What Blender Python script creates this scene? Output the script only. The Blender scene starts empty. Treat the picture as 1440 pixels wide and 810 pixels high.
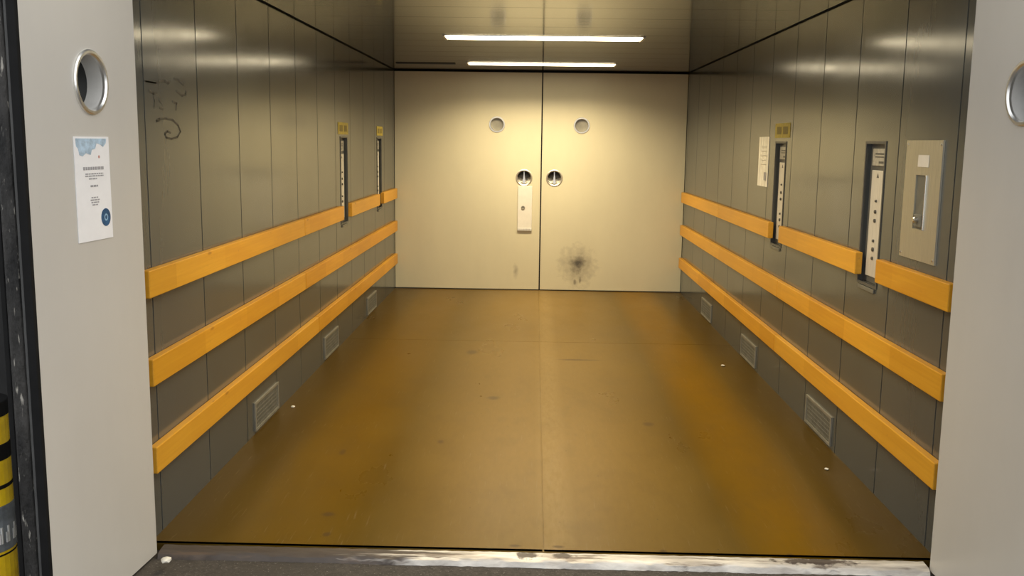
import bpy, bmesh, math, random
from mathutils import Vector, Matrix
random.seed(4)
S = bpy.context.scene
COL = S.collection
W2, H, YF = 1.528, 2.3, -6.648          # half width, height, front edge of the lift car

# ------------------------------------------------------------------ materials
class NT:
    def __init__(s, name):
        s.m = bpy.data.materials.new(name); s.m.use_nodes = True
        s.t = s.m.node_tree; s.b = s.t.nodes['Principled BSDF']; s._co = None
    def n(s, typ, **kw):
        x = s.t.nodes.new(typ)
        for k, v in kw.items():
            if k in x.inputs: x.inputs[k].default_value = v
            else: setattr(x, k, v)
        return x
    def l(s, a, b): s.t.links.new(a, b)
    def co(s, scale=(1, 1, 1)):
        if s._co is None: s._co = s.n('ShaderNodeTexCoord').outputs['Object']
        mp = s.n('ShaderNodeMapping'); mp.inputs['Scale'].default_value = scale
        s.l(s._co, mp.inputs['Vector']); return mp.outputs[0]
    def noise(s, scale=(1, 1, 1), sc=5, detail=4, rough=.6, lo=.35, hi=.65):
        x = s.n('ShaderNodeTexNoise', Scale=sc, Detail=detail, Roughness=rough)
        s.l(s.co(scale), x.inputs['Vector'])
        r = s.n('ShaderNodeMapRange'); r.inputs[1].default_value = lo; r.inputs[2].default_value = hi
        s.l(x.outputs['Fac'], r.inputs[0]); return r.outputs[0]
    def mix(s, fac, a, b, typ='MIX'):
        x = s.n('ShaderNodeMix', data_type='RGBA', blend_type=typ)
        for sock, v in ((x.inputs[0], fac), (x.inputs[6], a), (x.inputs[7], b)):
            if isinstance(v, (int, float)): sock.default_value = v
            elif isinstance(v, tuple): sock.default_value = (*v, 1) if len(v) == 3 else v
            else: s.l(v, sock)
        return x.outputs[2]
    def math(s, op, a, b=0.0, clamp=False):
        x = s.n('ShaderNodeMath', operation=op, use_clamp=clamp)
        for sock, v in ((x.inputs[0], a), (x.inputs[1], b)):
            if isinstance(v, (int, float)): sock.default_value = v
            else: s.l(v, sock)
        return x.outputs[0]
    def axis(s, k):
        x = s.n('ShaderNodeSeparateXYZ'); s.l(s.co(), x.inputs[0]); return x.outputs[k]
    def blob(s, c, r, soft=1.0, wob=.35, wsc=6, axes=(0, 1, 2)):
        """mask of a stain: 1 at its centre, 0 beyond its radii, ragged edge"""
        tot = None
        for k in axes:
            d = s.math('POWER', s.math('ABSOLUTE', s.math('DIVIDE', s.math('SUBTRACT', s.axis(k), c[k]), r[k])), 2.0)
            tot = d if tot is None else s.math('ADD', tot, d)
        d = s.math('SQRT', tot)
        nz = s.noise(sc=wsc, detail=5)
        d = s.math('ADD', d, s.math('MULTIPLY', s.math('SUBTRACT', nz, .5), wob * 2))
        return s.math('DIVIDE', s.math('SUBTRACT', 1.0, d), soft, True)
    def done(s, col, rough=.5, metal=0.0, bump=None, bs=.1, bd=.002, **kw):
        for k, v in (('Base Color', col), ('Roughness', rough), ('Metallic', metal)):
            if isinstance(v, (int, float)): s.b.inputs[k].default_value = v
            elif isinstance(v, tuple): s.b.inputs[k].default_value = (*v, 1)
            else: s.l(v, s.b.inputs[k])
        for k, v in kw.items(): s.b.inputs[k.replace('_', ' ')].default_value = v
        if bump is not None:
            x = s.n('ShaderNodeBump', Strength=bs, Distance=bd); s.l(bump, x.inputs['Height']); s.l(x.outputs[0], s.b.inputs['Normal'])
        return s.m

def plain(name, col, rough=.5, metal=0.0, var=.12, sc=14, **kw):
    t = NT(name); f = t.noise(sc=sc)
    a = tuple(c * (1 - var) for c in col); b = tuple(min(1, c * (1 + var)) for c in col)
    return t.done(t.mix(f, a, b), rough, metal, **kw)

def m_wall():
    t = NT('painted_steel_wall')
    f = t.noise((1, 1, .35), sc=2.2, detail=6); g = t.noise((1, 6, .5), sc=9, detail=3)
    c = t.mix(f, (.058, .062, .058), (.070, .075, .070)); c = t.mix(t.math('MULTIPLY', g, .12), c, (.055, .058, .054))
    wn = t.n('ShaderNodeTexWhiteNoise', noise_dimensions='1D'); t.l(t.math('FLOOR', t.math('DIVIDE', t.math('ADD', t.axis(1), .10), .584)), wn.inputs['W'])
    c = t.mix(t.math('MULTIPLY', wn.outputs['Value'], .45), c, (.092, .095, .088))
    r = t.math('ADD', t.math('ADD', .125, t.math('MULTIPLY', wn.outputs['Value'], .03)), t.math('MULTIPLY', t.noise((1, 1, .6), sc=4), .035))
    return t.done(c, r, 0, t.noise((1, 1.5, .7), sc=11, detail=2), .03, .002, Specular_IOR_Level=.75)
def m_ceil():
    t = NT('painted_ceiling_panels')
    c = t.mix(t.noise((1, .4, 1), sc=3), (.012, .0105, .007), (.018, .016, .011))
    return t.done(c, .10, 0, t.noise((.3, 3, 1), sc=3, detail=2), .05, .003, Specular_IOR_Level=.6)
def m_floor():
    t = NT('worn_resin_plywood_floor')
    x = t.axis(0)
    big = t.noise((1, .45, 1), sc=1.6, detail=6); fine = t.noise((3, .7, 1), sc=14, detail=6, lo=.3, hi=.7)
    base = t.mix(big, (.088, .052, .007), (.118, .073, .012))
    # resin keeps its amber colour along two lanes, the middle and its seam strip are walked pale with the lamp's highlight painted in, the sides are dark
    def lane(c, w): return t.math('SUBTRACT', 1.0, t.math('POWER', t.math('DIVIDE', t.math('SUBTRACT', x, c), w), 2.0), True)
    wob = t.math('MULTIPLY', t.noise((1, .6, 1), sc=1.1, lo=.25, hi=.75), 1.0)
    am = t.math('MULTIPLY', t.math('MAXIMUM', lane(1.02, .25), t.math('MULTIPLY', lane(-.98, .30), .5)), t.math('ADD', .45, t.math('MULTIPLY', wob, .55)))
    c = t.mix(am, base, (.195, .098, .001))
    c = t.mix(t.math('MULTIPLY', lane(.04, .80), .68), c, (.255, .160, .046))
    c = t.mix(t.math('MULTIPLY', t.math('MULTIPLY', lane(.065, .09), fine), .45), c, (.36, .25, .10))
    sm = t.noise((1.6, .8, 1), sc=3.4, detail=7, lo=.50, hi=.70); c = t.mix(t.math('MULTIPLY', sm, .22), c, (.10, .062, .018))
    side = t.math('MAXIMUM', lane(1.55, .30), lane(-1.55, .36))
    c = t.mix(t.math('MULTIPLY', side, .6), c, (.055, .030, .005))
    c = t.mix(t.math('MULTIPLY', fine, .14), c, (.085, .054, .014))
    scr = t.noise((10, .5, 1), sc=9, detail=4, lo=.62, hi=.72)
    c = t.mix(t.math('MULTIPLY', scr, .35), c, (.24, .18, .10))
    spk = t.noise(sc=55, detail=2, lo=.70, hi=.76); c = t.mix(t.math('MULTIPLY', spk, .6), c, (.045, .028, .014))
    for (cx, cy, rx, ry) in ((-.86, -6.53, .02, .03), (-.9, -6.32, .035, .03), (.48, -6.62, .018, .02), (.97, -6.63, .018, .02), (-.52, -5.3, .022, .04), (-1.0, -5.5, .02, .05),
                             (-.1, -6.6, .03, .015), (.07, -6.6, .03, .015), (-.5, -3.1, .05, .10), (.3, -3.3, .2, .03), (-.28, -4.4, .05, .05), (.62, -4.9, .04, .05)):
        k = t.blob((cx, cy, 0), (rx, ry, 1), .6, .12, 22, (0, 1)); c = t.mix(t.math('MULTIPLY', k, .7), c, (.07, .042, .02))
    r = t.math('ADD', .27, t.math('MULTIPLY', big, .08))
    return t.done(c, r, 0, t.noise((2, .6, 1), sc=5, detail=3), .03, .002, Specular_IOR_Level=.10, IOR=1.36)
def m_wood():
    t = NT('varnished_pine_board')
    rnd = t.n('ShaderNodeObjectInfo').outputs['Random']
    g = t.noise((20, .5, 20), sc=4, detail=6, lo=.3, hi=.7); b = t.noise((1, .8, 3), sc=3, detail=3)
    c = t.mix(g, (.60, .27, .010), (.76, .38, .026)); c = t.mix(t.math('MULTIPLY', b, .5), c, (.60, .25, .010))
    c = t.mix(t.math('MULTIPLY', rnd, .35), c, (.78, .46, .07))
    wn = t.n('ShaderNodeTexWhiteNoise', noise_dimensions='1D'); t.l(t.math('FLOOR', t.math('ADD', t.math('DIVIDE', t.axis(1), .62), t.math('MULTIPLY', rnd, 37.0))), wn.inputs['W'])
    c = t.mix(t.math('MULTIPLY', wn.outputs['Value'], .45), c, (.50, .22, .010))
    kn = t.noise((6, 1.6, 6), sc=3.1, detail=2, lo=.70, hi=.76); c = t.mix(t.math('MULTIPLY', kn, .6), c, (.30, .11, .02))
    sc = t.noise((4, 2.4, 4), sc=8, detail=4, lo=.66, hi=.75); c = t.mix(t.math('MULTIPLY', sc, .4), c, (.33, .17, .06))
    return t.done(c, .42, 0, g, .06, .001, Specular_IOR_Level=.35)
def m_door(name, col, stains=()):
    t = NT(name)
    c = t.mix(t.noise((1, 1, .5), sc=1.3, detail=6), tuple(v * .95 for v in col), tuple(v * 1.04 for v in col))
    sp = t.noise(sc=38, detail=2, lo=.74, hi=.80); c = t.mix(t.math('MULTIPLY', sp, .35), c, tuple(v * .5 for v in col))
    for (cc, rr, soft, st, sc) in stains:
        c = t.mix(t.math('MULTIPLY', t.blob(cc, rr, soft, .22, 14, (0, 2)), st), c, sc)
    return t.done(c, .36, 0, t.noise(sc=3), .04, .003)
def m_asphalt():
    t = NT('dark_dirty_ground')
    c = t.mix(t.noise(sc=45, detail=6), (.036, .030, .024), (.085, .072, .058)); c = t.mix(t.noise(sc=2.5, detail=5), c, (.05, .042, .032))
    sp = t.noise(sc=120, detail=1, lo=.66, hi=.72); c = t.mix(t.math('MULTIPLY', sp, .5), c, (.24, .22, .19))
    return t.done(c, .85, 0, t.noise(sc=60, detail=5), .5, .004)
def m_sill():
    t = NT('scuffed_metal_strip')
    x = t.axis(0)
    c = t.mix(t.noise((.8, 6, 1), sc=6, detail=5), (.42, .38, .33), (.80, .76, .68))
    left = t.math('DIVIDE', t.math('SUBTRACT', t.math('ADD', -.62, t.math('MULTIPLY', t.noise((1, 14, 1), sc=3), .5)), x), .22, True)
    c = t.mix(t.math('MULTIPLY', left, .95), c, (.055, .040, .031))
    d = t.noise((1.1, 9, 1), sc=3.2, detail=7, lo=.56, hi=.64); c = t.mix(t.math('MULTIPLY', d, .85), c, (.13, .095, .07))
    for cx in (-.05, .09, 1.05):
        c = t.mix(t.math('MULTIPLY', t.blob((cx, -6.68, 0), ((.05 if cx < 1 else .16), .03, 1), .4, .4, 22, (0, 1)), .9), c, (.05, .035, .03))
    return t.done(c, .5, .25, t.noise((1, 5, 1), sc=20), .2, .002)
def m_rubber():
    t = NT('worn_black_rubber')
    c = t.mix(t.noise((1, 1, .25), sc=16, detail=6), (.010, .010, .010), (.045, .043, .040))
    fl = t.noise((3, 3, .6), sc=24, detail=4, lo=.62, hi=.70); c = t.mix(t.math('MULTIPLY', fl, .75), c, (.42, .40, .35))
    return t.done(c, .6, 0, t.noise((1, 1, .4), sc=40, detail=4), .6, .006, Specular_IOR_Level=.25)
def brushed(name, col, rough, sx=(1, 1, 40), metal=1.0):
    t = NT(name); f = t.noise(sx, sc=6, detail=4)
    return t.done(t.mix(f, tuple(c * .85 for c in col), tuple(min(1, c * 1.08) for c in col)), t.math('ADD', rough, t.math('MULTIPLY', f, .08)), metal)
def emit(name, col, st):
    t = NT(name); m = t.done(tuple(min(1, c) for c in col), .5)
    t.b.inputs['Emission Color'].default_value = (*col, 1); t.b.inputs['Emission Strength'].default_value = st
    return m

M = dict(
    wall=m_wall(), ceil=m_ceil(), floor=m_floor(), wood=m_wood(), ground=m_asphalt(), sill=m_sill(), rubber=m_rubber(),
    door_a=m_door('cream_door_paint_marked', (.68, .625, .44), [((-.235, 0, .205), (.035, 1, .085), .8, .55, (.20, .17, .12))]),
    door_b=m_door('cream_door_paint_scuffed', (.68, .625, .44), [((.424, 0, .275), (.23, 1, .24), 1.0, .62, (.16, .13, .10)), ((.425, 0, .295), (.09, 1, .11), .9, .85, (.06, .052, .045)),
                  ((.40, 0, .10), (.018, 1, .035), .7, .6, (.10, .08, .06)), ((.455, 0, .11), (.015, 1, .045), .7, .6, (.10, .08, .06))]),
    leaf=m_door('grey_door_paint', (.555, .53, .475)),
    liner=plain('pale_metal_liner', (.74, .73, .69), .42, .25, var=.05),
    satin=plain('satin_metal', (.86, .85, .81), .30, .92, var=.04), cup=plain('dull_metal_bowl', (.66, .63, .55), .36, .7),
    black=plain('black_rubber', (.010, .010, .010), .7, Specular_IOR_Level=.12), dark=plain('dark_void', (.012, .011, .010), .8),
    greylip=plain('grey_rubber_strip', (.085, .085, .083), .6, Specular_IOR_Level=.2),
    steel=brushed('bright_steel', (.78, .77, .74), .22, (1, 1, 1)), brush=brushed('brushed_steel_plate', (.58, .55, .44), .36, (40, 40, 1), .7),
    panel=brushed('silver_button_plate', (.74, .71, .64), .38, (30, 30, 1), .35),
    vent=plain('galvanised_vent_frame', (.29, .275, .225), .4, .3), ventin=plain('vent_mesh', (.17, .165, .135), .5, .2),
    frame=plain('recess_lining', (.085, .084, .076), .45), glass=plain('dark_glass', (.010, .011, .011), .12, var=0, Specular_IOR_Level=.12),
    fglass=plain('frosted_round_glass', (.30, .28, .22), .25), white=plain('white_plate', (.80, .76, .68), .4, var=.03), paper=plain('white_paper', (.86, .85, .84), .6, var=.02),
    sleeve=plain('glossy_paper_sleeve', (.82, .79, .70), .18, var=.1, sc=9),
    faint=plain('faint_print', (.62, .60, .53), .6), ink=plain('grey_print', (.34, .33, .33), .7), blue=plain('pale_blue_print', (.42, .55, .66), .6, var=.25, sc=40), navy=plain('dark_blue_seal', (.018, .085, .19), .5, var=.3, sc=60), seal=plain('light_blue_seal', (.30, .48, .62), .5),
    yellow=plain('yellow_sticker', (.43, .335, .03), .5, var=.15, sc=30), olive=plain('sticker_print', (.20, .155, .025), .6),
    ypost=plain('yellow_post_paint', (.95, .62, .008), .4), band=plain('grey_reflective_band', (.17, .19, .21), .4, var=.3, sc=20), pale=plain('pale_mark', (.6, .6, .58), .5),
    btn=plain('dark_button', (.09, .083, .07), .4), label=plain('grey_display_label', (.40, .38, .32), .4, var=.2, sc=60),
    housing=plain('lamp_housing', (.45, .43, .38), .4), lamp=emit('warm_lamp_diffuser', (1.0, .86, .58), 10.5),
    land=plain('landing_wall_paint', (.014, .014, .014), .8), mark=plain('scratched_marker', (.05, .047, .037), .45), chip=plain('pale_chip', (.75, .72, .62), .7), red=plain('faint_red_print', (.6, .3, .25), .6),
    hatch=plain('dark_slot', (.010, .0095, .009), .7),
)

# ------------------------------------------------------------------ helpers
def obj(name, bm, mat, parent=None, loc=None, smooth=False, bevel=0, seg=2, recalc=True):
    if recalc: bmesh.ops.recalc_face_normals(bm, faces=bm.faces)
    me = bpy.data.meshes.new(name); bm.to_mesh(me); bm.free()
    if smooth:
        for p in me.polygons: p.use_smooth = True
        me.set_sharp_from_angle(angle=math.radians(32))
    me.materials.append(M[mat]); o = bpy.data.objects.new(name, me); COL.objects.link(o)
    if parent: o.parent = parent
    if loc: o.location = loc
    if bevel:
        b = o.modifiers.new('bevel', 'BEVEL'); b.width = bevel; b.segments = seg; b.limit_method = 'ANGLE'
    return o
def tag(o, label, cat, group=None):
    o['label'] = label; o['category'] = cat
    if group: o['group'] = group
    return o
def thing(name, label, cat, loc=(0, 0, 0), rz=0.0, group=None):
    o = bpy.data.objects.new(name, None); COL.objects.link(o); o.empty_display_size = .05
    o.location = loc; o.rotation_euler.z = rz; return tag(o, label, cat, group)
def struct(o): o['kind'] = 'structure'; return o
def dup(root, loc, label):
    r = root.copy(); COL.objects.link(r); r.location = loc; r['label'] = label
    for ch in list(root.children):
        c = ch.copy(); COL.objects.link(c); c.parent = r
        for g in list(ch.children):
            d = g.copy(); COL.objects.link(d); d.parent = c
    return r
def box(bm, a, b):
    x0, x1 = sorted((a[0], b[0])); y0, y1 = sorted((a[1], b[1])); z0, z1 = sorted((a[2], b[2]))
    v = [bm.verts.new((x, y, z)) for x in (x0, x1) for y in (y0, y1) for z in (z0, z1)]
    for f in ((0, 1, 3, 2), (4, 6, 7, 5), (0, 4, 5, 1), (2, 3, 7, 6), (0, 2, 6, 4), (1, 5, 7, 3)): bm.faces.new([v[i] for i in f])
    return bm
def B(a, b): return box(bmesh.new(), a, b)
def relief(us, vs, cells, f, back=None):
    """one sheet over a rectangle with sunken strips and recesses: cells = [(u0,u1,v0,v1,depth)], f maps (u,v,depth) to space"""
    U = sorted({round(x, 5) for x in us} | {round(x, 5) for c in cells for x in c[:2]}); V = sorted({round(x, 5) for x in vs} | {round(x, 5) for c in cells for x in c[2:4]})
    bm = bmesh.new(); cache = {}
    def vt(u, v, d):
        k = (u, v, d)
        if k not in cache: cache[k] = bm.verts.new(f(u, v, d))
        return cache[k]
    dep = {}
    for i in range(len(U) - 1):
        for j in range(len(V) - 1):
            cu, cv = (U[i] + U[i + 1]) / 2, (V[j] + V[j + 1]) / 2
            dep[i, j] = max([c[4] for c in cells if c[0] < cu < c[1] and c[2] < cv < c[3]] or [0.0])
    for (i, j), d in dep.items():
        bm.faces.new([vt(U[i], V[j], d), vt(U[i + 1], V[j], d), vt(U[i + 1], V[j + 1], d), vt(U[i], V[j + 1], d)])
        for (di, dj, a, b) in ((1, 0, (U[i + 1], V[j]), (U[i + 1], V[j + 1])), (0, 1, (U[i], V[j + 1]), (U[i + 1], V[j + 1]))):
            e = dep.get((i + di, j + dj))
            if e is not None and e != d: bm.faces.new([vt(*a, d), vt(*b, d), vt(*b, e), vt(*a, e)])
    return bm
def lathe(prof, sgn=1, seg=40):
    """turned shape about the local Y axis: prof = [(radius, y)]"""
    bm = bmesh.new(); rings = []
    for r, y in prof:
        if r < 1e-6: rings.append([bm.verts.new((0, sgn * y, 0))])
        else: rings.append([bm.verts.new((r * math.cos(k * 2 * math.pi / seg), sgn * y, r * math.sin(k * 2 * math.pi / seg))) for k in range(seg)])
    for a, b in zip(rings, rings[1:]):
        for k in range(seg):
            q = [a[k % len(a)], a[(k + 1) % len(a)], b[(k + 1) % len(b)], b[k % len(b)]]
            q = list(dict.fromkeys(q))
            if len(q) > 2: bm.faces.new(q)
    return bm
def slab_with_holes(u0, u1, v0, v1, y0, y1, holes, seg=40):
    """door slab in local XZ, thickness y0..y1, round holes right through; holes = [(u,v,r)]"""
    bm = bmesh.new(); sq = [(u - r * 1.25, u + r * 1.25, v - r * 1.25, v + r * 1.25) for u, v, r in holes]
    U = sorted({u0, u1} | {x for q in sq for x in q[:2]}); V = sorted({v0, v1} | {x for q in sq for x in q[2:]})
    for y in (y0, y1):
        for i in range(len(U) - 1):
            for j in range(len(V) - 1):
                cu, cv = (U[i] + U[i + 1]) / 2, (V[j] + V[j + 1]) / 2
                if any(q[0] < cu < q[1] and q[2] < cv < q[3] for q in sq): continue
                bm.faces.new([bm.verts.new(p) for p in ((U[i], y, V[j]), (U[i + 1], y, V[j]), (U[i + 1], y, V[j + 1]), (U[i], y, V[j + 1]))])
    for (u, v, r) in holes:
        h = r * 1.25; ring = {}
        for y in (y0, y1):
            ci, so = [], []
            for k in range(seg):
                a = k * 2 * math.pi / seg + math.pi / 4; c, s = math.cos(a), math.sin(a); m = max(abs(c), abs(s))
                ci.append(bm.verts.new((u + r * c, y, v + r * s))); so.append(bm.verts.new((u + h * c / m, y, v + h * s / m)))
            for k in range(seg): bm.faces.new([ci[k], ci[(k + 1) % seg], so[(k + 1) % seg], so[k]])
            ring[y] = ci
        for k in range(seg): bm.faces.new([ring[y0][k], ring[y0][(k + 1) % seg], ring[y1][(k + 1) % seg], ring[y1][k]])
    for a, b in (((u0, v0), (u1, v0)), ((u0, v1), (u1, v1)), ((u0, v0), (u0, v1)), ((u1, v0), (u1, v1))):
        bm.faces.new([bm.verts.new(p) for p in ((a[0], y0, a[1]), (b[0], y0, b[1]), (b[0], y1, b[1]), (a[0], y1, a[1]))])
    bmesh.ops.remove_doubles(bm, verts=bm.verts, dist=1e-5)
    return bm
def strokes(paths, r, f):
    """thin raised painted strokes along polylines; f maps (a,b) to space"""
    bm = bmesh.new()
    for path in paths:
        for (a, b) in zip(path, path[1:]):
            d = Vector((b[0] - a[0], b[1] - a[1])); L = d.length or 1e-6; d /= L; n = Vector((-d.y, d.x)) * r
            pts = [(a[0] - d.x * r + n.x, a[1] - d.y * r + n.y), (b[0] + d.x * r + n.x, b[1] + d.y * r + n.y), (b[0] + d.x * r - n.x, b[1] + d.y * r - n.y), (a[0] - d.x * r - n.x, a[1] - d.y * r - n.y)]
            lo = [bm.verts.new(f(*p, .0002)) for p in pts]; hi = [bm.verts.new(f(*p, .0012)) for p in pts]
            bm.faces.new(hi)
            for k in range(4): bm.faces.new([lo[k], lo[(k + 1) % 4], hi[(k + 1) % 4], hi[k]])
    return bm

# ------------------------------------------------------------------ the lift car
# floor: plywood sheets with fine joints, a steel nosing at the front edge
joints = [(.007, .014, YF, 0, .005)] + [(-W2, W2, y - .002, y + .002, .003) for y in (-2.68,)]
bm = relief((-1.56, 1.56), (YF, .03), joints, lambda u, v, d: (u, v, -d))
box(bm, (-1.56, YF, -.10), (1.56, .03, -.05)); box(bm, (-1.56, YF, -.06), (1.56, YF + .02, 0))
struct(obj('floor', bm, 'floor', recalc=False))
# walls: folded steel panels, sunken joints, recesses for the control columns
SEAMS = [-.10 - .584 * k for k in range(12)]
SLOT_R = [(-4.05, -3.80), (-5.785, -5.54)]
SLOT_L = [(-2.83, -2.58), (-1.12, -.88)]
SZ = (.935, 1.585); RD = .026
for side, slots, nm in ((-1, SLOT_L, 'wall_left'), (1, SLOT_R, 'wall_right')):
    cells = [(y - .0045, y + .0045, 0, H, .010) for y in SEAMS] + [(a, b, *SZ, RD) for a, b in slots]
    bm = relief((YF, .03), (0, H - .012), cells, lambda u, v, d, s=side: (s * (W2 + d), u, v))
    x = side * W2
    bm.faces.new([bm.verts.new(p) for p in ((x, YF, 0), (x, YF, H - .012), (x + side * .10, YF, H - .012), (x + side * .10, YF, 0))])
    bm.faces.new([bm.verts.new(p) for p in ((x + side * .10, YF, 0), (x + side * .10, YF, H + .06), (x + side * .10, .10, H + .06), (x + side * .10, .10, 0))])
    struct(obj(nm, bm, 'wall', recalc=False))
# ceiling: glossy painted panels with cross joints, stopping short of the walls (a dark shadow gap)
cells = [(-1.51, 1.51, y - .0025, y + .0025, .006) for y in [-.30 - .445 * k for k in range(15)]]
bm = relief((-1.505, 1.505), (YF, -.012), cells, lambda u, v, d: (u, v, H + d))
struct(obj('ceiling', bm, 'ceil', recalc=False))
struct(obj('trim_1', B((-1.64, YF, H + .045), (1.64, .12, H + .09)), 'dark'))
struct(obj('wall_back', B((-1.64, .10, -.1), (1.64, .14, H + .09)), 'dark'))

# ------------------------------------------------------------------ doors
def porthole(parent, u, v, R, sgn, glassmat, depth=.055):
    ring = obj('porthole', lathe([(R, .0), (R, .006), (R - .004, .010), (R - .012, .010), (R - .017, .004), (R - .0175, -.004)], sgn), 'satin', parent, (u, 0, v), smooth=True)
    obj('liner', lathe([(R - .0175, -.004), (R - .018, -depth)], sgn), 'liner', ring, smooth=True, recalc=False)
    obj('glass', lathe([(R - .018, -depth + .004), (0, -depth + .004)], sgn), glassmat, ring)
    return ring
def back_leaf(nm, x0, x1, mat, ph_u, hd_u):
    z0, z1 = .012, H - .016
    o = struct(obj(nm, slab_with_holes(x0, x1, z0, z1, 0, .06, [(ph_u, 1.75, .070), (hd_u, 1.2, .074)]), mat, recalc=True))
    porthole(o, ph_u, 1.75, .084, -1, 'fglass', .045)
    # finger-pull bowl with an upright grip bar that widens downwards
    cup = obj('door_handle', lathe([(.088, 0), (.088, .004), (.080, .007), (.072, .003), (.070, -.020), (.064, -.046), (.040, -.056), (0, -.057)], -1), 'cup', o, (hd_u, 0, 1.2), smooth=True)
    for sx in (-1, 1):                                     # solid dark wedges in the upper bowl, either side of the bar
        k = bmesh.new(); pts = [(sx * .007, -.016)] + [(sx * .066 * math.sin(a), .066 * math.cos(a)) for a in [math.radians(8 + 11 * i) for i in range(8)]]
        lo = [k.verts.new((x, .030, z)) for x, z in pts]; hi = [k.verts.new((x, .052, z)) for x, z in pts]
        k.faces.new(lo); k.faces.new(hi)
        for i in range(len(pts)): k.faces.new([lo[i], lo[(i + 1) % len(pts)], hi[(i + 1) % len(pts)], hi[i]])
        obj('dark_wedge', k, 'hatch', cup)
    g = bmesh.new()
    rows = [(.066, .006), (.03, .010), (-.01, .020), (-.045, .036), (-.064, .014)]
    vs = [[g.verts.new((-w, .050, z)), g.verts.new((-w * .45, .006, z)), g.verts.new((w * .45, .006, z)), g.verts.new((w, .050, z))] for z, w in rows]
    for a, b in zip(vs, vs[1:]):
        for k in range(4): g.faces.new([a[k], a[(k + 1) % 4], b[(k + 1) % 4], b[k]])
    g.faces.new(vs[0]); g.faces.new(vs[-1])
    obj('grip_bar', g, 'satin', cup)
    return o
d1 = back_leaf('door_1', -1.524, .013, 'door_a', -.450, -.159)
d2 = back_leaf('door_2', .027, 1.524, 'door_b', .434, .160)
pl = obj('lock_plate', B((-.222, -.014, .650), (-.070, 0, 1.112)), 'white', d1, bevel=.004)
obj('keyhole', lathe([(.020, .0), (.020, .006), (.012, .007), (.010, .002), (0, .002)], -1), 'vent', pl, (-.165, -.014, .885), smooth=True)
obj('plate_foot', B((-.222, -.020, .640), (-.070, 0, .668)), 'panel', pl, bevel=.003)

def front_leaf(nm, hinge, rz, sgn, width, ph_u):
    t, z0, z1 = .10, -.018, 2.32
    o = struct(obj(nm, slab_with_holes(0, width - .012, z0, z1, 0, -sgn * (t - .004), [(ph_u, 1.747, .088)]), 'leaf'))
    o.location = hinge; o.rotation_euler.z = rz
    porthole(o, ph_u, 1.747, .105, sgn, 'glass', .062)
    # rubber safety edge along the free end: black lips, pale strip, worn buffer
    def strip(name, a, b, out, mat, bev):
        return obj(name, B((width - .014, -sgn * a, z0), (width + out, -sgn * b, z1)), mat, o, bevel=bev, seg=3)
    strip('edge_seal', -.001, .026, .006, 'black', .004)
    strip('edge_strip', .027, .037, .000, 'greylip', .002)
    strip('edge_buffer', .038, .083, .010, 'rubber', .012)
    strip('edge_seal', .084, .101, .004, 'black', .004)
    return o
A = math.radians(4.0)
LW = .703
dl = front_leaf('door_3', (-1.483, -6.70, 0), -(math.pi / 2 + A), 1, LW, .316)
dr = front_leaf('door_4', (1.478, -6.70, 0), -(math.pi / 2 - A), -1, LW, .352)
struct(obj('trim_2', B((-1.64, -6.70, -.10), (-1.515, YF - .004, 2.6)), 'land')); struct(obj('trim_3', B((1.515, -6.70, -.10), (1.64, YF - .004, 2.6)), 'land'))

for o_, l_ in ((d1, 'cream back door leaf with a white lock plate under its round handle'), (d2, 'cream back door leaf with a black scuff near the floor'),
               (dl, 'open grey door leaf with a white paper notice and round window'), (dr, 'open grey door leaf opposite the one with the notice')): o_['label'] = l_

# notice on the left front leaf (built flat on that leaf)
R3 = Matrix.Rotation(-(math.pi / 2 + A), 4, 'Z')
def on_leaf(u, n, z): return Vector((-1.483, -6.70, 0)) + R3 @ Vector((u, n, z))
nt = thing('notice', 'white paper notice with blue header on grey door leaf', 'notice', on_leaf(.33, 0, 1.40), -(math.pi / 2 + A))
# local X runs towards the free edge, so the reader's left is +X
obj('sheet', B((-.109, .0005, -.170), (.109, .003, .171)), 'paper', nt)
def flat(pts, n0=.0032, n1=.0040):
    g = bmesh.new(); lo = [g.verts.new((-a, n0, b)) for a, b in pts]; hi = [g.verts.new((-a, n1, b)) for a, b in pts]
    g.faces.new(hi); g.faces.new(lo)
    for k in range(len(pts)): g.faces.new([lo[k], lo[(k + 1) % len(pts)], hi[(k + 1) % len(pts)], hi[k]])
    return g
obj('header_print', flat([(-.100, .165), (.092, .165), (.088, .150), (.070, .138), (.050, .146), (.028, .150), (.018, .132), (-.004, .128), (-.012, .112), (-.040, .118), (-.062, .108), (-.080, .112), (-.086, .132), (-.098, .140)]), 'blue', nt)
g = bmesh.new()
for (a, b, z, h) in ((-.062, .066, .068, .005), (-.050, .062, .050, .002), (-.052, .064, .043, .002), (-.030, .020, .034, .002), (-.022, .024, .010, .003), (-.020, .022, -.028, .002), (-.026, .030, -.036, .002), (-.022, .026, -.044, .002), (-.016, .018, -.052, .002)):
    x = a
    while x < b:
        e = min(b, x + random.uniform(.008, .02)); box(g, (-x, .0032, z - h), (-e, .0040, z + h)); x = e + .004
obj('text_lines', g, 'ink', nt)
bd = obj('round_seal', lathe([(.030, .0032), (.030, .0042), (0, .0042)]), 'navy', nt, (-.066, 0, -.098))
obj('seal_emblem', lathe([(.012, .0043), (.012, .0048), (.007, .0048), (.007, .0043)]), 'seal', bd)
obj('mark', lathe([(.005, .0032), (.005, .004), (0, .004)], seg=12), 'red', nt, (-.040, 0, .105))

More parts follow.
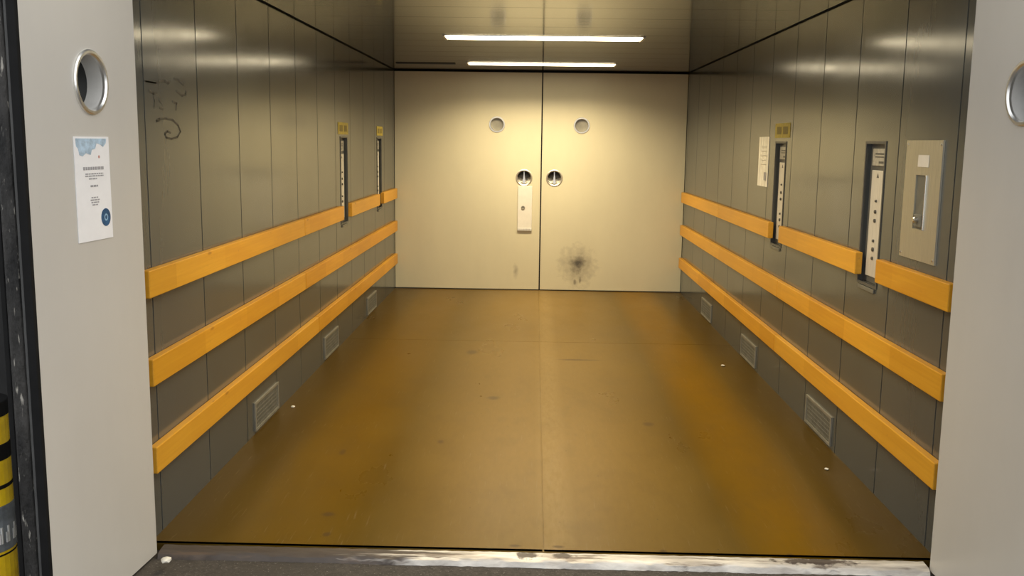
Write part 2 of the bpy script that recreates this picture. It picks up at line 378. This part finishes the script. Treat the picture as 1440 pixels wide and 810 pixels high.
# ------------------------------------------------------------------ rails
def board(side, y0, y1, z, label):
    g = B((0, y0, -.053), (-side * .034, y1, .053))
    c = (y0 + y1) / 2
    bmesh.ops.translate(g, verts=g.verts, vec=(0, -c, 0))
    o = obj('bumper_rail', g, 'wood', None, (side * W2, c, z), bevel=.004)
    return tag(o, label, 'bumper rail', 'wooden bumper boards on the lift walls')
F, K = -6.63, -.03
for a, b, l in ((F, -4.152, 'long high bumper board on left wall running from entrance to first joint'), (-4.148, -2.89, 'high bumper board on left wall ending at the nearer control column'),
                (-2.57, -1.17, 'short high bumper board on left wall between the two control columns'), (-.93, K, 'shortest high bumper board on left wall beside cream back door')):
    board(-1, a, b, 1.019, l)
board(-1, F, -4.152, .676, 'middle bumper board on left wall, half nearer the entrance'); board(-1, -4.148, K, .676, 'middle bumper board on left wall, half nearer the back doors')
board(-1, F, -3.802, .328, 'lowest bumper board on left wall, half nearer the entrance'); board(-1, -3.798, K, .328, 'lowest bumper board on left wall, half nearer the back doors')
for a, b, l in ((-2.082, K, 'high bumper board on right wall touching the cream back door'), (-3.84, -2.086, 'high bumper board on right wall under the white paper notice'),
                (-5.58, -4.11, 'high bumper board on right wall between the two control columns'), (F, -5.855, 'high bumper board on right wall under the brushed steel plate')):
    board(1, a, b, 1.019, l)
board(1, F, -4.152, .676, 'middle bumper board on right wall, half nearer the entrance'); board(1, -4.148, K, .676, 'middle bumper board on right wall, half nearer the back doors')
board(1, F, -4.152, .328, 'lowest bumper board on right wall, half nearer the entrance'); board(1, -4.148, K, .328, 'lowest bumper board on right wall, half nearer the back doors')

# ------------------------------------------------------------------ control columns in the recesses
def control(side, y0, y1, label):
    """built about the recess's bottom centre; local -X/+X faces the car"""
    w, h = (y1 - y0) / 2, SZ[1] - SZ[0]
    s = -side                                        # towards the car
    t = thing('control_column', label, 'lift controls', (side * (W2 + RD), (y0 + y1) / 2, SZ[0]), 0, 'recessed control columns')
    obj('back_plate', B((s * .0005, -w + .001, .001), (s * .003, w - .001, h - .001)), 'frame', t)
    g = bmesh.new()
    for a, b in (((-w - .012, -.012), (-w, h + .012)), ((w, -.012), (w + .012, h + .012)), ((-w, h), (w, h + .012)), ((-w, -.012), (w, 0))):
        box(g, (s * (RD + .0005), a[0], a[1]), (s * (RD + .004), b[0], b[1]))
    obj('recess_frame', g, 'frame', t)
    dp = obj('display', B((s * .003, -.098, .548), (s * .009, .088, .628)), 'label', t, bevel=.003)
    g = bmesh.new()
    for a, b, z, q in ((-.06, .05, .604, .004), (-.06, .05, .590, .003), (-.06, .0, .565, .005)): box(g, (s * .0092, a, z - q), (s * .0100, b, z + q))
    obj('display_lines', g, 'frame', dp)
    fp = obj('face_plate', B((s * .003, -.092, .030), (s * .010, .080, .528)), 'panel', t, bevel=.003)
    for z, r in ((.387, .006), (.337, .009), (.295, .009), (.201, .007), (.161, .010), (.119, .008)):
        b = lathe([(r, .0), (r, .006), (r * .6, .008), (0, .008)], 1, 20)
        bmesh.ops.rotate(b, verts=b.verts, matrix=Matrix.Rotation(-math.pi / 2 * s, 3, 'Z'))
        obj('button', b, 'btn', fp, (s * .010, -.006, z), smooth=True)
    g = bmesh.new()
    q = [g.verts.new((s * x, y, z)) for x in (.010, .0115) for y, z in ((-.016, .494), (.010, .494), (-.003, .514))]
    g.faces.new(q[:3]); g.faces.new(q[3:])
    for k in range(3): g.faces.new([q[k], q[(k + 1) % 3], q[3 + (k + 1) % 3], q[3 + k]])
    obj('arrow_mark', g, 'btn', fp)
    obj('ledge', B((s * (RD + .0005), -w + .01, -.034), (s * (RD + .009), w - .02, -.016)), 'ventin', t, bevel=.002)
    return t
control(1, *SLOT_R[1], 'control column on right wall beside the brushed steel plate')
control(1, *SLOT_R[0], 'control column on right wall beside the white paper notice')
control(-1, *SLOT_L[0], 'control column on left wall, the one nearer the entrance')
control(-1, *SLOT_L[1], 'control column on left wall, the one nearer the back doors')

# yellow stickers above the columns
def sticker(side, y0, y1, z0, z1, label):
    s = -side; w, h = (y1 - y0) / 2, (z1 - z0) / 2
    t = thing('yellow_sticker', label, 'sticker', (side * W2, (y0 + y1) / 2, (z0 + z1) / 2), 0, 'yellow stickers above control columns')
    obj('sticker_sheet', B((s * .0005, -w, -h), (s * .0025, w, h)), 'yellow', t)
    g = bmesh.new()
    for a, b in ((-.74, -.10), (.12, .72)):
        for c, d in ((-.52, .52),): box(g, (s * .0026, a * w, c * h), (s * .0034, b * w, d * h))
    obj('sticker_print', g, 'olive', t)
sticker(1, -4.13, -3.76, 1.620, 1.712, 'yellow sticker on right wall above a control column')
sticker(-1, -2.92, -2.53, 1.612, 1.702, 'yellow sticker on left wall, the one nearer the entrance')
sticker(-1, -1.14, -.80, 1.615, 1.700, 'yellow sticker on left wall, the one nearer the back doors')

# paper notice in a glossy sleeve, right wall
pn = thing('paper_sign', 'white glossy paper notice on right wall near yellow sticker', 'notice', (W2, -3.478, 1.46))
g = bmesh.new(); n = 8
gr = [[[g.verts.new((-(.001 + k * .002 + .004 * math.sin(i * 1.3) ** 2), -.138 + .276 * i / n, -.168 + .336 * j / n)) for j in range(n + 1)] for i in range(n + 1)] for k in (0, 1)]
for k in (0, 1):
    for i in range(n):
        for j in range(n): g.faces.new([gr[k][i][j], gr[k][i + 1][j], gr[k][i + 1][j + 1], gr[k][i][j + 1]])
for i in range(n):
    for e in (0, n):
        g.faces.new([gr[0][i][e], gr[0][i + 1][e], gr[1][i + 1][e], gr[1][i][e]]); g.faces.new([gr[0][e][i], gr[0][e][i + 1], gr[1][e][i + 1], gr[1][e][i]])
obj('sheet', g, 'sleeve', pn)
g = bmesh.new()
for z in (.10, .07, .04, .01, -.02): box(g, (-.0075, -.085, z), (-.0085, .06, z + .004))
obj('text_lines', g, 'faint', pn)
obj('corner_print', B((-.0075, -.11, -.125), (-.0085, -.05, -.07)), 'ink', pn)

# brushed plate with a recessed holder, right wall
bp = thing('steel_plate', 'brushed steel plate with recessed slot on right wall near the entrance', 'plate', (W2, -6.235, 1.357))
g = relief((-.182, .182), (-.243, .243), [(-.050, .060, -.117, .103, .0)], lambda u, v, d: (-.008, u, v))
bmesh.ops.delete(g, geom=[f for f in g.faces if -.05 < f.calc_center_median().y < .06 and -.117 < f.calc_center_median().z < .103], context='FACES')
r = bmesh.ops.extrude_face_region(g, geom=list(g.faces)); bmesh.ops.translate(g, verts=[v for v in r['geom'] if isinstance(v, bmesh.types.BMVert)], vec=(.0075, 0, 0))
obj('plate', g, 'brush', bp)
obj('slot_back', B((-.0005, -.050, -.117), (-.002, .060, .103)), 'ventin', bp)
obj('slot_edge', B((-.006, -.057, -.118), (-.014, -.050, .104)), 'steel', bp, bevel=.002)
kb = obj('key_box', B((-.002, -.035, -.108), (-.012, .045, -.055)), 'ventin', bp, bevel=.003)
b = lathe([(.013, 0), (.013, .012), (.008, .016), (0, .016)], 1, 20); bmesh.ops.rotate(b, verts=b.verts, matrix=Matrix.Rotation(math.pi / 2, 3, 'Z'))
obj('lock', b, 'steel', kb, (-.012, .010, -.078), smooth=True)
obj('white_label', B((-.0085, -.062, .136), (-.0100, .046, .184)), 'white', bp)
for y in (-.166, .166):
    for z in (-.226, .226):
        c = lathe([(.006, 0), (.006, .002), (0, .003)], 1, 12); bmesh.ops.rotate(c, verts=c.verts, matrix=Matrix.Rotation(math.pi / 2, 3, 'Z'))
        obj('screw', c, 'steel', bp, (-.008, y, z))

# ------------------------------------------------------------------ vents near the floor
def vent(side, y, label):
    s = -side; t = thing('wall_vent', label, 'vent', (side * W2, y, .094), 0, 'low vents along the lift walls')
    g = bmesh.new(); w, h = .236, .078
    for a, b in (((-w, -h), (w, -h + .012)), ((-w, h - .012), (w, h)), ((-w, -h + .012), (-w + .014, h - .012)), ((w - .014, -h + .012), (w, h - .012))):
        box(g, (s * .0005, a[0], a[1]), (s * .009, b[0], b[1]))
    obj('vent_frame', g, 'vent', t)
    g = B((s * .0005, -w + .014, -h + .012), (s * .002, w - .014, h - .012))
    for k in range(6): z = -h + .022 + k * .0225; box(g, (s * .002, -w + .014, z - .003), (s * .005, w - .014, z + .003))
    for k in range(17): y_ = -w + .03 + k * .026; box(g, (s * .002, y_ - .002, -h + .012), (s * .004, y_ + .002, h - .012))
    obj('vent_mesh', g, 'ventin', t)
for side, ys in ((-1, (-5.0, -3.27, -1.50)), (1, (-5.06, -3.31, -1.58))):
    nm = 'left' if side < 0 else 'right'
    for y, w_ in zip(ys, ('nearest the entrance', 'middle one of three', 'nearest the back doors')):
        vent(side, y, f'low grey vent on {nm} wall, {w_}')

# ------------------------------------------------------------------ ceiling lamps and slot
SPREAD = 148.0
def lamp(y, LAMP_W, label):
    t = thing('ceiling_light', label, 'ceiling light', (0, y, H), 0, 'ceiling strip lights')
    g = bmesh.new(); a, b, c = .686, .125, .006
    top = [g.verts.new((sx * a, sy * b, 0)) for sx, sy in ((-1, -1), (1, -1), (1, 1), (-1, 1))]; bot = [g.verts.new((sx * (a - .012), sy * (b - .012), -c)) for sx, sy in ((-1, -1), (1, -1), (1, 1), (-1, 1))]
    g.faces.new(bot)
    for k in range(4): g.faces.new([top[k], top[(k + 1) % 4], bot[(k + 1) % 4], bot[k]])
    g.faces.new(top)
    obj('diffuser', g, 'lamp', t)
    g = bmesh.new()
    for sx in (-1, 1): box(g, (sx * .688, -.127, -.010), (sx * .706, .127, 0))
    for sy in (-1, 1): box(g, (-.706, sy * .127, -.003), (.706, sy * .138, 0))
    obj('lamp_frame', g, 'housing', t)
    al = bpy.data.lights.new('tube_light', 'AREA'); al.shape = 'RECTANGLE'; al.size = 1.34; al.size_y = .22; al.energy = LAMP_W; al.color = (1.0, .83, .545); al.spread = math.radians(SPREAD)
    ao = bpy.data.objects.new('tube_light', al); COL.objects.link(ao); ao.parent = t; ao.location = (0, 0, -.012)
lamp(-.90, 45.0, 'strip light on the ceiling just before the cream back doors')
lamp(-3.21, 32.0, 'strip light on the ceiling at the middle of the lift')
lamp(-5.43, 36.0, 'strip light on the ceiling near the entrance')
t = thing('ceiling_slot', 'narrow dark slot in the ceiling beside the farthest strip light', 'ceiling vent', (-1.10, -.86, H))
obj('slot', B((-.28, -.05, -.004), (.28, .05, 0)), 'hatch', t)
g = bmesh.new()
for k in range(3): box(g, (-.28, -.04 + k * .034, -.007), (.28, -.032 + k * .034, -.004))
obj('slot_bars', g, 'frame', t)

# ------------------------------------------------------------------ scratched writing on the left wall
def gp(px, py):                                      # measured stroke points -> wall (y, z)
    return (-6.60 + px * .00152 , 1.933 - py * .000503)
P = [[(62, 300), (132, 300)], [(150, 285), (190, 277), (213, 290), (228, 276)], [(258, 246), (292, 252), (328, 282)], [(272, 340), (312, 374), (340, 360), (344, 336)],
     [(84, 370), (110, 384), (132, 384)], [(110, 402), (116, 440), (112, 490)], [(150, 436), (164, 452)], [(150, 490), (172, 496)], [(124, 590), (142, 576), (190, 570), (238, 580), (274, 618), (290, 668), (266, 714), (222, 730), (186, 720), (176, 692), (194, 672), (214, 680)],
     [(242, 430), (270, 442), (264, 490)], [(126, 596), (145, 590)], [(66, 304), (128, 305)]]
gs = obj('scratched_writing', strokes([[gp(*p) for p in path] for path in P], .0042, lambda a, b, d: (-W2 + d, a, b)), 'mark', recalc=True)
tag(gs, 'dark scribbled marks scratched on the left wall near the entrance', 'graffiti')

# ------------------------------------------------------------------ small litter on the floor
def chip(x, y, r, label):
    g = bmesh.new(); bmesh.ops.create_icosphere(g, subdivisions=2, radius=r)
    for v in g.verts: v.co = Vector((v.co.x * random.uniform(.8, 1.2), v.co.y * random.uniform(.8, 1.3), v.co.z * .5))
    zmin = min(v.co.z for v in g.verts); bmesh.ops.translate(g, verts=g.verts, vec=(0, 0, -zmin))
    tag(obj('paper_scrap', g, 'chip', None, (x, y, 0), smooth=True), label, 'litter', 'pale scraps on the lift floor')
chip(-1.455, -4.70, .012, 'pale scrap on floor beside the nearest left vent')
chip(1.325, -3.42, .013, 'pale scrap on floor beside the middle right vent')
chip(1.41, -5.62, .010, 'pale scrap on floor below the right wall near the entrance')
chip(-1.40, -6.82, .020, 'pale scrap on dark ground beside left door leaf')

# ------------------------------------------------------------------ landing
g = bmesh.new(); bmesh.ops.create_grid(g, x_segments=60, y_segments=60, size=1)
for v in g.verts: v.co = Vector((v.co.x * 6, -11.3 + v.co.y * 4.7, -.030 + random.uniform(-.002, .002)))
struct(obj('ground', g, 'ground'))
g = bmesh.new()
N = 120
rows = [(YF - .004, -.006), (YF - .008, -.002), (-6.68, -.002), (-6.708, -.004), (-6.722, -.012), (-6.735, -.04)]
vs = [[g.verts.new((-1.47 + 2.94 * i / N, y + (random.uniform(-.004, .004) if k > 1 else 0), z + random.uniform(-.001, .001))) for i in range(N + 1)] for k, (y, z) in enumerate(rows)]
for a, b in zip(vs, vs[1:]):
    for i in range(N): g.faces.new([a[i], a[i + 1], b[i + 1], b[i]])
so = obj('threshold_strip', g, 'sill', smooth=True)
tag(so, 'scuffed silver metal threshold strip between yellow brown floor and dark ground', 'threshold')
struct(obj('wall_front', B((-4.5, -6.60, -.1), (-1.64, -6.45, 3.4)), 'land')); struct(obj('wall_front_right', B((1.64, -6.60, -.1), (4.5, -6.45, 3.4)), 'land'))
struct(obj('wall_front_header', B((-1.64, -6.652, 2.318), (1.64, -6.45, 3.4)), 'land'))

# yellow barrier post beyond the left leaf
bo = thing('barrier_post', 'yellow post with black and grey bands behind the left door leaf', 'post', (-1.86, -7.2, -.03))
R = .10
def ring(nm, z0, z1, r, mat, par): return obj(nm, (lambda b: (bmesh.ops.rotate(b, verts=b.verts, matrix=Matrix.Rotation(math.pi / 2, 3, 'X')), b)[1])(lathe([(0, z0), (r, z0), (r, z1), (0, z1)], 1, 32)), mat, par, bevel=.004)
ring('post', .0, .70, R, 'ypost', bo); ring('cap', .70, .75, R + .004, 'black', bo); ring('black_band', .555, .61, R + .003, 'black', bo)
ring('black_band', .46, .475, R + .002, 'black', bo); ring('black_band', .235, .243, R + .002, 'black', bo)
rb = ring('reflective_band', .250, .405, R + .003, 'band', bo)
g = bmesh.new()
for a in (-.5, -.25, .05, .3):
    for k in range(2):
        th = a + k * .07; box(g, ((R + .003) * math.cos(th) - .006, (R + .004) * math.sin(th) - .006, .28), ((R + .006) * math.cos(th), (R + .004) * math.sin(th), .315 + .02 * k))
obj('band_mark', g, 'pale', rb)

# ------------------------------------------------------------------ light outside, camera
w = bpy.data.worlds.new('World'); S.world = w; w.use_nodes = True
bg = w.node_tree.nodes['Background']; bg.inputs[0].default_value = (.95, .97, 1.0, 1); bg.inputs[1].default_value = 1.30

sl = bpy.data.lights.new('fill_sun', 'SUN'); sl.energy = .85; sl.angle = math.radians(70); sl.color = (1, .97, .93)   # soft sun added on the right to brighten the left door leaf
so = bpy.data.objects.new('fill_sun', sl); COL.objects.link(so); so.rotation_euler = Vector((-1.0, .35, -.55)).to_track_quat('-Z', 'Y').to_euler()
cam = bpy.data.cameras.new('camera'); co = bpy.data.objects.new('camera', cam); COL.objects.link(co)
cam.sensor_width = 36; cam.sensor_fit = 'HORIZONTAL'; cam.lens = 36 * 1351.8 / 1440; cam.clip_start = .02
p, yw, r = .1509, -.022, .0132
f = Vector((math.sin(yw) * math.cos(p), math.cos(yw) * math.cos(p), -math.sin(p))); rt = Vector((math.cos(yw), -math.sin(yw), 0)); up = rt.cross(f)
rt2 = math.cos(r) * rt + math.sin(r) * up; up2 = -math.sin(r) * rt + math.cos(r) * up
m = Matrix((rt2, up2, -f)).transposed().to_4x4(); m.translation = Vector((-.0466, -10.189, 1.5722)); co.matrix_world = m
S.camera = co
S.view_settings.view_transform = 'Standard'; S.view_settings.look = 'None'; S.view_settings.exposure = 0; S.view_settings.gamma = 1
S.view_settings.use_curve_mapping = False
